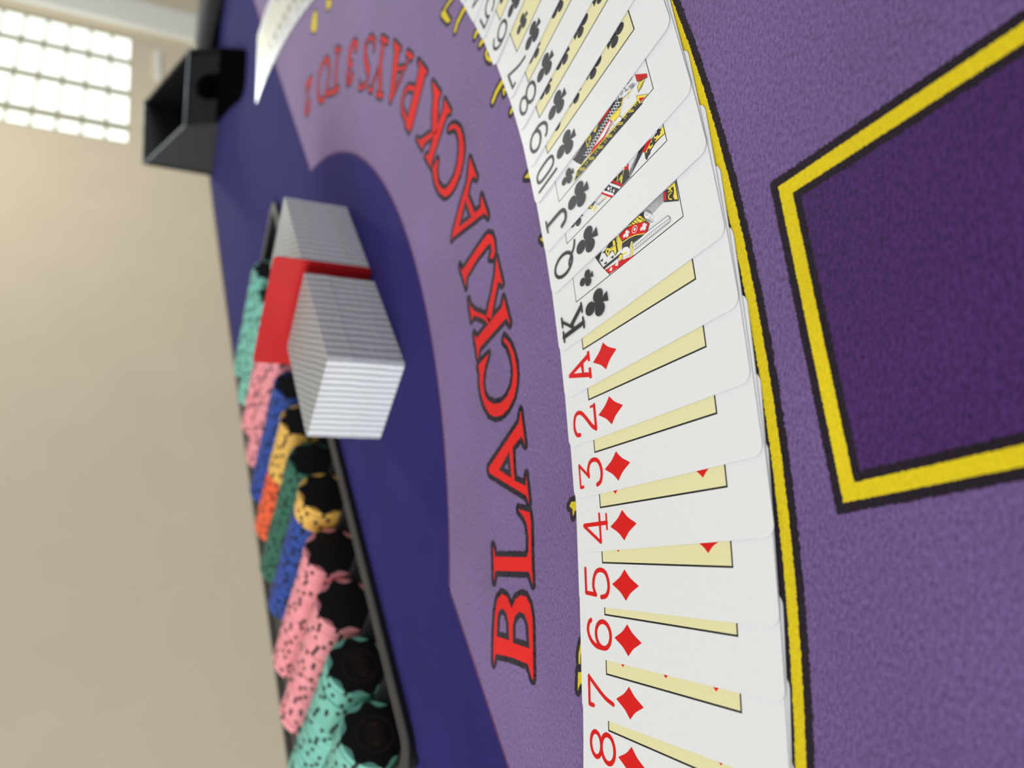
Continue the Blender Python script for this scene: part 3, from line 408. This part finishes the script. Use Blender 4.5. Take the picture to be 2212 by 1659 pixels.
# diamonds to the left, clubs, then the far end of the ribbon
left = [(RK[i], 'D') for i in (9, 8)]
poses = []
p8 = POSE['8D']
poses += [(r_, s_, p8[0] - 18.9 * (i + 1), p8[1] - 2.2 * (i + 1) + (i + 1) ** 2 * .3, p8[2] - .028 * (i + 1)) for i, (r_, s_) in reversed(list(enumerate([('9', 'D'), ('10', 'D')])))]
for k in ['8D', '7D', '6D', '5D', '4D', '3D', '2D', 'AD', 'KC', 'QC', 'JC', 'TC', '9C', '8C', '7C', '6C', '5C', '4C']:
    r_ = '10' if k[0] == 'T' else k[0]; poses.append((r_, k[1], *POSE[k]))
cc = Vector((-147.6, 680)); last = Vector((405, 918)); p4 = Vector(POSE['4C'][:2])
a0 = math.degrees(math.atan2(*(p4 - cc).yx)); r0 = (p4 - cc).length; a1 = math.degrees(math.atan2(*(last - cc).yx)); r1 = (last - cc).length
rest = [('3', 'C'), ('2', 'C'), ('A', 'C')] + [(x, 'H') for x in reversed(RK)] + [(x, 'S') for x in reversed(RK)]
N = len(rest)
for i, (r_, s_) in enumerate(rest):
    t = (i + 1) / N; a = math.radians(a0 + (a1 - a0) * t); rr = r0 + (r1 - r0) * max(0, (t - .6) / .4) ** 1.5
    th = POSE['4C'][2] + (math.radians(102) - POSE['4C'][2]) * t
    poses.append((r_, s_, cc.x + rr * math.cos(a), cc.y + rr * math.sin(a), th))
prev = None
for i, (r_, s_, x, y, th) in enumerate(poses):
    o = card_mesh(r_, s_, '').build('playing_card'); place_card(o, x, y, th)
    look = ('white playing card, the %s of %s, in the fanned ribbon on purple felt' % (RN[r_], SN[s_]))
    grp = 'cards fanned in a ribbon across the table'
    if s_ in 'HS':
        grp = 'cards at the far end of the ribbon'
        look = 'white card overlapping its neighbours at the far end of the fanned ribbon'
        if i == len(poses) - 1: look = 'outermost white card at the far tip of the fanned ribbon'
    tag(o, look, 'playing card', grp)

# ================================================================== the two squared decks with the red cut card between
BX, BY = 8.4, 412.6
rotd = Matrix.Rotation(TH, 4, 'Z')
DL, DW, DH, NL = 84.0, 57.2, 42.6, 125
lt = DH / NL
def deck_at(u, v, z): p = Vector((BX, BY)) + ED * u + MD * v; return Vector((p.x * S, p.y * S, z * S))
c = MB(); c.prism(rrect(DL, DW, 2.6), 0, lt * .95, 'deck', 'back')
deck_src = c.build('playing_card')
first = True
for di, (u0, lab, top) in enumerate(((-1.8, 'white playing card squared up flat in the deck before the red cut card', 'white playing card on top of the deck before the red cut card'),
                                (91.0, 'white playing card squared up flat in the deck behind the red cut card', 'white playing card on top of the deck behind the red cut card'))):
    du = dv = 0
    for k in range(NL):
        if k % 42 == 0: du, dv = random.uniform(-.25, .25), random.uniform(-.35, .35)
        o = deck_src if first else deck_src.copy()
        if not first: COL.objects.link(o)
        first = False
        m4 = rotd.copy(); m4.translation = deck_at(u0 + du + random.uniform(-.1, .1), dv + random.uniform(-.12, .12), k * lt + .1); o.matrix_world = m4
        tag(o, top if k == NL - 1 else lab, 'playing card', 'cards of the deck %s the red cut card' % ('before' if di == 0 else 'behind'))
c = MB(); c.prism(rrect(80, 60, 3), -.35, .35, 'cut')
cut = c.build('cut_card'); bevel(cut, .0001, 1)
m4 = Matrix((Vector((*MD, 0)), Vector((0, 0, 1)), Vector((*ED, 0)))).transposed().to_4x4(); m4.translation = deck_at(90.2, -3.0, .1); cut.matrix_world = m4
tag(cut, 'plain red plastic cut card standing upright between the two white decks', 'cut card')

# ================================================================== chip tray and chips
PITCH, TUBE0, NT, CZ, CR = 42.7, 205, 12, 2.0, 19.6
tray = tag(empty('chip_tray', (*[v * S for v in AM(450, 460)], 0)), 'black plastic chip tray let into the dealer side of the table', 'chip tray')
def trchild(mb, name, **kw):
    o = mb.build(name, None, **kw); o.parent = tray; o.matrix_parent_inverse = Matrix.Translation(-tray.location); return o
def amloop(loop): return [AM(*p) for p in loop]
t = MB()
oL = rrect(TR['a1'] - TR['a0'], TR['w1'] - TR['w0'], 16, 8, TR['a0'], TR['w0']); iL = rrect(TR['a1'] - TR['a0'] - 20, TR['w1'] - TR['w0'] - 20, 10, 8, TR['a0'] + 10, TR['w0'] + 10)
n = len(oL)
for i in range(n):
    j = (i + 1) % n
    def P3(p, z): q = AM(*p); return (q[0] * S, q[1] * S, z * S)
    def mixp(a, b_, k): return (a[0] + (b_[0] - a[0]) * k, a[1] + (b_[1] - a[1]) * k)
    t.face([P3(oL[i], -20), P3(oL[j], -20), P3(oL[j], 3.2), P3(oL[i], 3.2)], 'tray')
    ai, aj, bi, bj = mixp(oL[i], iL[i], .08), mixp(oL[j], iL[j], .08), mixp(oL[i], iL[i], .92), mixp(oL[j], iL[j], .92)
    t.face([P3(oL[i], 3.2), P3(oL[j], 3.2), P3(aj, 4), P3(ai, 4)], 'tray')
    t.face([P3(ai, 4), P3(aj, 4), P3(bj, 4), P3(bi, 4)], 'tray_rim_lit')
    t.face([P3(bi, 4), P3(bj, 4), P3(iL[j], 3.2), P3(iL[i], 3.2)], 'tray')
    t.face([P3(iL[i], 3.2), P3(iL[j], 3.2), P3(iL[j], -19.5), P3(iL[i], -19.5)], 'tray')
trchild(t, 'rim')
t = MB(); sam = []
x = TR['a0'] + 10
while x <= TR['a1'] - 10 + .01:
    k = round((x - TUBE0) / PITCH); k = max(0, min(NT - 1, k)); dx = x - (TUBE0 + PITCH * k); rr = CR + .8
    sam.append((x, min(-3, CZ - math.sqrt(max(0, rr * rr - dx * dx))) if abs(dx) < rr else -3)); x += 1.0
for (xa, za), (xb, zb) in zip(sam, sam[1:]):
    qa0, qb0, qa1, qb1 = AM(xa, TR['w0'] + 10), AM(xb, TR['w0'] + 10), AM(xa, GW1), AM(xb, GW1)
    t.face([(qa0[0] * S, qa0[1] * S, za * S), (qb0[0] * S, qb0[1] * S, zb * S), (qb1[0] * S, qb1[1] * S, zb * S), (qa1[0] * S, qa1[1] * S, za * S)], 'tray')
trchild(t, 'grooves', smooth=True, weld=True)
t = MB(); t.prism([AM(TR['a0'] + 10, GW1), AM(TR['a1'] - 10, GW1), AM(TR['a1'] - 10, TR['w1'] - 10), AM(TR['a0'] + 10, TR['w1'] - 10)], -20, 2.5, 'tray')
trchild(t, 'ledge')

CHIPC = {'teal': (120, 188, 168), 'pink': (238, 150, 154), 'blue': (38, 70, 150), 'yellow': (232, 182, 84), 'orange': (238, 96, 48), 'green': (46, 104, 82)}
for k, v in CHIPC.items(): M['chip_' + k] = noise_color(mat('%s chip' % k, v, .5, .4), v, .95, 1.05, 300)
M['chip_black'] = noise_color(mat('black chip inlay', (10, 9, 10), .5, .4), (10, 9, 10), .8, 1.2, 300)
M['chip_mark'] = mat('faint brown chip print', (52, 34, 28), .6, .3)
CTK = 4.0
def chip_mesh(color):
    mb = MB(); SEG = 48; k = 'chip_' + color; hz = CTK * .5 * .95; prof = [(CR - .5, -hz), (CR, -hz + .45), (CR, hz - .45), (CR - .5, hz)]
    for i in range(SEG):
        a, b_ = 2 * PI * i / SEG, 2 * PI * (i + 1) / SEG
        kk = 'chip_black' if i % 6 == 0 else k
        for (ra, za), (rb, zb) in zip(prof, prof[1:]):
            mb.face([(ra * math.cos(a) * S, ra * math.sin(a) * S, za * S), (ra * math.cos(b_) * S, ra * math.sin(b_) * S, za * S), (rb * math.cos(b_) * S, rb * math.sin(b_) * S, zb * S), (rb * math.cos(a) * S, rb * math.sin(a) * S, zb * S)], kk)
    cap = [((CR - .5) * math.cos(2 * PI * i / SEG), (CR - .5) * math.sin(2 * PI * i / SEG)) for i in range(SEG)]
    mb.poly([cap], hz, k)
    b0 = len(mb.v); mb.v += [(p[0] * S, p[1] * S, -hz * S) for p in cap]; mb.f.append([b0 + i for i in reversed(range(SEG))]); mb.k.append(mb.key(k))
    return mb
def inlay_mesh():
    mb = MB(); lp = []
    for i in range(8):
        a = 2 * PI * i / 8 + math.radians(3.75)
        for q in range(12):
            w = q / 12; t_ = min(1, max(0, (w - .14) / .72)); rr = (CR - .35) - 3.0 * math.sin(PI * t_) ** .8; lp.append((rr * math.cos(a + w * PI / 4), rr * math.sin(a + w * PI / 4)))
    z = CTK * .5 * .95
    mb.prism(lp, z - .05, z + .12, 'chip_black')
    return mb
def mark_mesh():
    mb = MB(); z = CTK * .5 * .95 + .14
    oc = [(11 * math.cos(2 * PI * (i + .5) / 8), 11 * math.sin(2 * PI * (i + .5) / 8)) for i in range(8)]
    mb.stroke(oc, .8, z, 'chip_mark', True)
    for y in (-4.2, 4.2): mb.stroke([(-9.5, y), (9.5, y)], .6, z, 'chip_mark')
    for xx in (-2.6, 0, 2.6): mb.stroke([(xx, -2.4), (xx, 2.4)], 1.1, z, 'chip_mark')
    for xx in (-5.6, 5.6): mb.prism(rrect(3, 5, 1, 3, xx - 1.5, -2.5), z - .02, z, 'chip_mark')
    return mb
protos = {}
inl = inlay_mesh().build('inlay'); mrk = mark_mesh().build('emblem')
inl_me, mrk_me = inl.data, mrk.data
bpy.data.objects.remove(inl); bpy.data.objects.remove(mrk)
COLS = [['teal'], ['teal'], ['pink'], ['pink'], ['yellow', 5, 'blue'], ['green'], ['yellow', 14, 'orange'], ['blue'], ['pink'], ['pink'], ['teal'], ['teal']]
ORD = ['first', 'second', 'third', 'fourth', 'fifth', 'sixth', 'seventh', 'eighth', 'ninth', 'tenth', 'eleventh', 'twelfth']
NCH = 31
chip_me = {}
hidden = []
for ti in range(NT):
    spec = COLS[ti]; start = 415 if ti != 4 else 405
    for ci in range(NCH if ti else 13):
        color = spec[0] if len(spec) == 1 or ci < spec[1] else spec[2]
        aw = start + CTK * (ci + .5)
        if aw > 546: break
        if ti >= 10 and ci:
            hidden.append((color, ti, aw)); continue
        if color not in chip_me:
            o = chip_mesh(color).build('poker_chip'); chip_me[color] = o.data
        else:
            o = bpy.data.objects.new('poker_chip', chip_me[color]); COL.objects.link(o)
        al = TUBE0 + PITCH * ti + random.uniform(-.5, .5)
        lean = math.radians(random.uniform(-1.2, 1.2))
        nz = Vector((-MD.x, -MD.y, math.tan(lean))).normalized()
        xx = Vector((ED.x, ED.y, random.uniform(-.008, .008))); xx = (xx - nz * xx.dot(nz)).normalized(); yy = nz.cross(xx)
        m4 = Matrix((xx, yy, nz)).transposed().to_4x4() @ Matrix.Rotation(random.uniform(0, PI / 4) if ci else .12 * ti, 4, 'Z')
        q = AM(al, aw); m4.translation = Vector((q[0] * S, q[1] * S, (CZ + random.uniform(-.5, .6)) * S))
        o.matrix_world = m4
        front = ci == 0
        if front:
            i2 = bpy.data.objects.new('inlay', inl_me); COL.objects.link(i2); i2.parent = o; i2['label'] = 'black scalloped inlay'
            if ti < 2: i3 = bpy.data.objects.new('emblem', mrk_me); COL.objects.link(i3); i3.parent = i2
            lab = '%s poker chip with black face, front chip of the %s tray groove' % (color, ORD[ti])
        else:
            lab = '%s poker chip standing on edge behind the front of the %s tray groove' % (color, ORD[ti])
        tag(o, lab, 'poker chip', 'chips in the %s groove of the tray' % ORD[ti])

hm = MB()      # the two far grooves, past the first three hundred chips: one mass
for color, ti, aw in hidden:
    src = chip_mesh(color); rz = random.uniform(0, PI / 4)
    q = AM(TUBE0 + PITCH * ti + random.uniform(-.5, .5), aw)
    m4 = Matrix((Vector((*ED, 0)), Vector((0, 0, 1)), Vector((*-MD, 0)))).transposed().to_4x4() @ Matrix.Rotation(rz, 4, 'Z')
    m4.translation = Vector((q[0] * S, q[1] * S, CZ * S)); b0 = len(hm.v)
    hm.v += [tuple(m4 @ Vector(v)) for v in src.v]; hm.f += [[b0 + i for i in fc] for fc in src.f]; hm.k += [hm.key(src.mats[k]) for k in src.k]
tag(hm.build('poker_chips'), 'rows of teal poker chips in the last two grooves of the tray', 'poker chips', kind='stuff')

# ================================================================== black card shoe at the far end
shoe = tag(empty('card_shoe', (.40, 1.34, 0)), 'black open-topped plastic card shoe at the far end of the table', 'card shoe')
def shchild(mb, name, **kw):
    o = mb.build(name, None, **kw); o.parent = shoe; o.matrix_parent_inverse = Matrix.Translation(-shoe.location); return o
BLb, FLb, FRb, BRb = Vector((301, 1350, 0)), Vector((374, 1308, 0)), Vector((488, 1304, 0)), Vector((425, 1480, 0))
BLt, FLt, FRt, BRt = Vector((301, 1350, 99)), Vector((362.5, 1314.6, 47)), Vector((476, 1305, 48)), Vector((446, 1519, 97))
def wallslab(a, b_, c_, d_, th, k):
    n_ = (b_ - a).cross(d_ - a).normalized() * th; mb = MB(); mb.hexa([tuple(v * S) for v in (a, b_, b_ + n_, a + n_, d_, c_, c_ + n_, d_ + n_)], k); return mb
shchild(wallslab(BLb, FLb, FLt, BLt, -5, 'shoe_side'), 'side_panel')
shchild(wallslab(FRb, BRb, BRt, FRt, -5, 'shoe'), 'side_panel')
shchild(wallslab(BRb, BLb, BLt, BRt, -5, 'shoe'), 'back_panel')
# front plate with a round finger opening
fp = MB(); W_ = (FRb - FLb).length; ux = (FRb - FLb).normalized(); uz = (FLt - FLb).normalized(); un = ux.cross(uz).normalized()
def fpt(a, b_, n_): v = FLb + ux * a + uz * b_ + un * n_; return tuple(v * S)
cxh, czh, rh, NH = W_ * .5, 17, 20, 30
notch = [(cxh + rh * math.cos(math.radians(180 - 180 * i / NH)), czh + rh * math.sin(math.radians(180 - 180 * i / NH))) for i in range(NH + 1)]
ou = [(0, 0), (cxh - rh, 0)] + notch + [(cxh + rh, 0), (W_, 0), (W_, 48), (0, 47)]
vs = [[Vector((*p, 0)) for p in ou]]; fl = vs[0]
for tr in tessellate_polygon(vs):
    for nn in (0, -5): fp.face([fpt(fl[i].x, fl[i].y, nn) for i in (tr if nn == 0 else tr[::-1])], 'shoe')
for i in range(len(ou)):
    j = (i + 1) % len(ou); fp.face([fpt(*ou[i], 0), fpt(*ou[j], 0), fpt(*ou[j], -5), fpt(*ou[i], -5)], 'shoe')
shchild(fp, 'front_panel')
def rim_bar(a, b_, w, nm):
    d_ = (b_ - a).normalized(); n_ = d_.cross(Vector((0, 0, 1))).normalized() * w / 2; u_ = Vector((0, 0, 1.6)); mb = MB()
    mb.hexa([tuple(v * S) for v in (a - n_, b_ - n_, b_ + n_, a + n_, a - n_ + u_, b_ - n_ + u_, b_ + n_ + u_, a + n_ + u_)], 'rim_highlight'); bevel(shchild(mb, nm), .0006)
for a, b_ in ((FLt, BLt), (FLt, FRt), (BLt, BRt)): rim_bar(a, b_, 6, 'rim')  # pale strips along the top edges, highlight put into their colour
bs = MB(); bs.hexa([tuple(v * S) for v in (BLb, FLb, FRb, BRb)] + [tuple((v + Vector((0, 0, 4))) * S) for v in (BLb, FLb, FRb, BRb)], 'shoe_dark'); shchild(bs, 'base')
ns = MB(); q = [(374, 1300), (362, 1190), (346, 1085), (350, 1062), (360, 1056), (394, 1058), (404, 1066), (486, 1297)]
ns.prism(q, .2, 5, 'shoe_dark')
bevel(shchild(ns, 'nose_plate'), .0015)

# ================================================================== the room
PS = math.radians(-45); WN = Vector((math.sin(PS), math.cos(PS), 0)); WT = Vector((WN.y, -WN.x, 0)); WD = 2600
def WP(tn, z, off=0): return (WT * tn + WN * (WD + off) + Vector((0, 0, z))) * S
def wbox(t0, t1, z0, z1, o0, o1, k, name, parent=None, mb=None):
    m_ = mb or MB(); m_.hexa([tuple(WP(*p)) for p in ((t0, z0, o0), (t1, z0, o0), (t1, z0, o1), (t0, z0, o1), (t0, z1, o0), (t1, z1, o0), (t1, z1, o1), (t0, z1, o1))], k)
    return m_ if mb else m_.build(name, parent)
WX0, WX1, WZ0, WZ1 = 4276, 5590, 41, 41 + 118 * 8       # the window opening
m_ = MB()
for a in ((-4500, WX0, -760, 2000), (WX1, 12000, -760, 2000), (WX0, WX1, -760, WZ0), (WX0, WX1, WZ1, 2000)): wbox(a[0], a[1], a[2], a[3], 0, 120, 'wall', '', None, m_)
tag(m_.build('wall_back'), kind='structure')
tag(wbox(5655, 6040, -760, 2000, -45, 0, 'trim', 'trim_1'), kind='structure')
tag(wbox(5610, 5655, -760, 2000, -12, 0, 'wall', 'trim_2'), kind='structure')
win = tag(empty('window_1', WP((WX0 + WX1) / 2, WZ0, 60)), kind='structure')
def wchild(o): o.parent = win; o.matrix_parent_inverse = Matrix.Translation(-win.location); return o
tcols = [4276, 4461, 4845, 5237, 5590]; zr = 118
g = MB()
for tcl in tcols: wbox(tcl - 34, tcl + 34, WZ0, WZ1, 14, 90, 'mortar', '', None, g)
for i in range(9): wbox(WX0, WX1, WZ0 + zr * i - 9, WZ0 + zr * i + 9, 18, 89, 'mortar', '', None, g)
wchild(g.build('window_frame'))
for a, b_ in zip(tcols, tcols[1:]):
    for i in range(8):
        m_ = MB(); wbox(a + 32, b_ - 32, WZ0 + zr * i + 9, WZ0 + zr * (i + 1) - 9, 20, 98, 'glass', '', None, m_)
        wchild(bevel(m_.build('glass_block'), .024, 4))
pl = wbox(5060, 5430, -125, -88, -14, 0, 'trim', 'wall_plate'); bevel(pl, .004); tag(pl, 'narrow pale plate on the beige wall under the glass block window', 'wall plate')
fl_ = MB(); fl_.face([(-6, -4, -.76), (12, -4, -.76), (12, 12, -.76), (-6, 12, -.76)], 'floor'); tag(fl_.build('floor'), kind='structure')

# ================================================================== light
w = bpy.data.worlds.new('World'); scn.world = w; w.use_nodes = True
bg = w.node_tree.nodes['Background']; bg.inputs['Color'].default_value = (.93, .965, 1, 1); bg.inputs['Strength'].default_value = WORLD
def area(name, loc, target, sx, sy, power, color):
    l = bpy.data.lights.new(name, 'AREA'); l.shape = 'RECTANGLE'; l.size = sx; l.size_y = sy; l.energy = power; l.color = color
    o = bpy.data.objects.new(name, l); COL.objects.link(o); o.location = loc
    o.rotation_euler = (Vector(target) - Vector(loc)).to_track_quat('-Z', 'Y').to_euler(); return o
area('window_light', (-2.6, -1.6, 1.0), (0, .6, 0), 1.8, 1.6, LEFT, (.92, .96, 1))
area('overhead_fill', (.6, .6, 2.1), (.3, .7, 0), 1.6, 1.6, TOPFILL, (1, .96, .9))  # unseen overhead light, added to brighten the tabletop
area('overhead_fill', tuple(WP(4000, 1500, -1600)), tuple(WP(4000, 200, 0)), 1.5, 1.5, WALLFILL, (1, .95, .86))  # unseen light added in front of the back wall to brighten it
l = bpy.data.lights.new('window_daylight', 'SPOT'); l.energy = RIGHT; l.color = (.96, 1, .98); l.spot_size = math.radians(38); l.spot_blend = .6; l.shadow_soft_size = .25
o = bpy.data.objects.new('window_daylight', l); COL.objects.link(o); o.location = WP(4700, 900, -60)
o.rotation_euler = (Vector((.25, .75, 0)) - Vector(o.location)).to_track_quat('-Z', 'Y').to_euler()

# ================================================================== camera
FPX, CAMH = 1717.07, 150.543
ix = Vector((.06116290, -.46568948, -.88283204)); iy = Vector((-.99812780, -.02853635, -.05409785)); d = Vector((0, .88448798, -.46656298))
cam = bpy.data.cameras.new('Camera'); co = bpy.data.objects.new('Camera', cam); COL.objects.link(co)
m4 = Matrix((ix, -iy, -d)).transposed().to_4x4(); m4.translation = Vector((0, 0, CAMH * S)); co.matrix_world = m4
cam.sensor_fit = 'HORIZONTAL'; cam.sensor_width = 36; cam.lens = FPX / 2212 * 36
cam.clip_start = .01; cam.clip_end = 60
cam.dof.use_dof = True; cam.dof.focus_distance = .243; cam.dof.aperture_fstop = cam.lens / APERT; cam.dof.aperture_blades = 0
scn.camera = co
vs_ = scn.view_settings; vs_.view_transform = 'Standard'; vs_.look = 'None'; vs_.gamma = 1; vs_.use_curve_mapping = False; vs_.exposure = EXPO
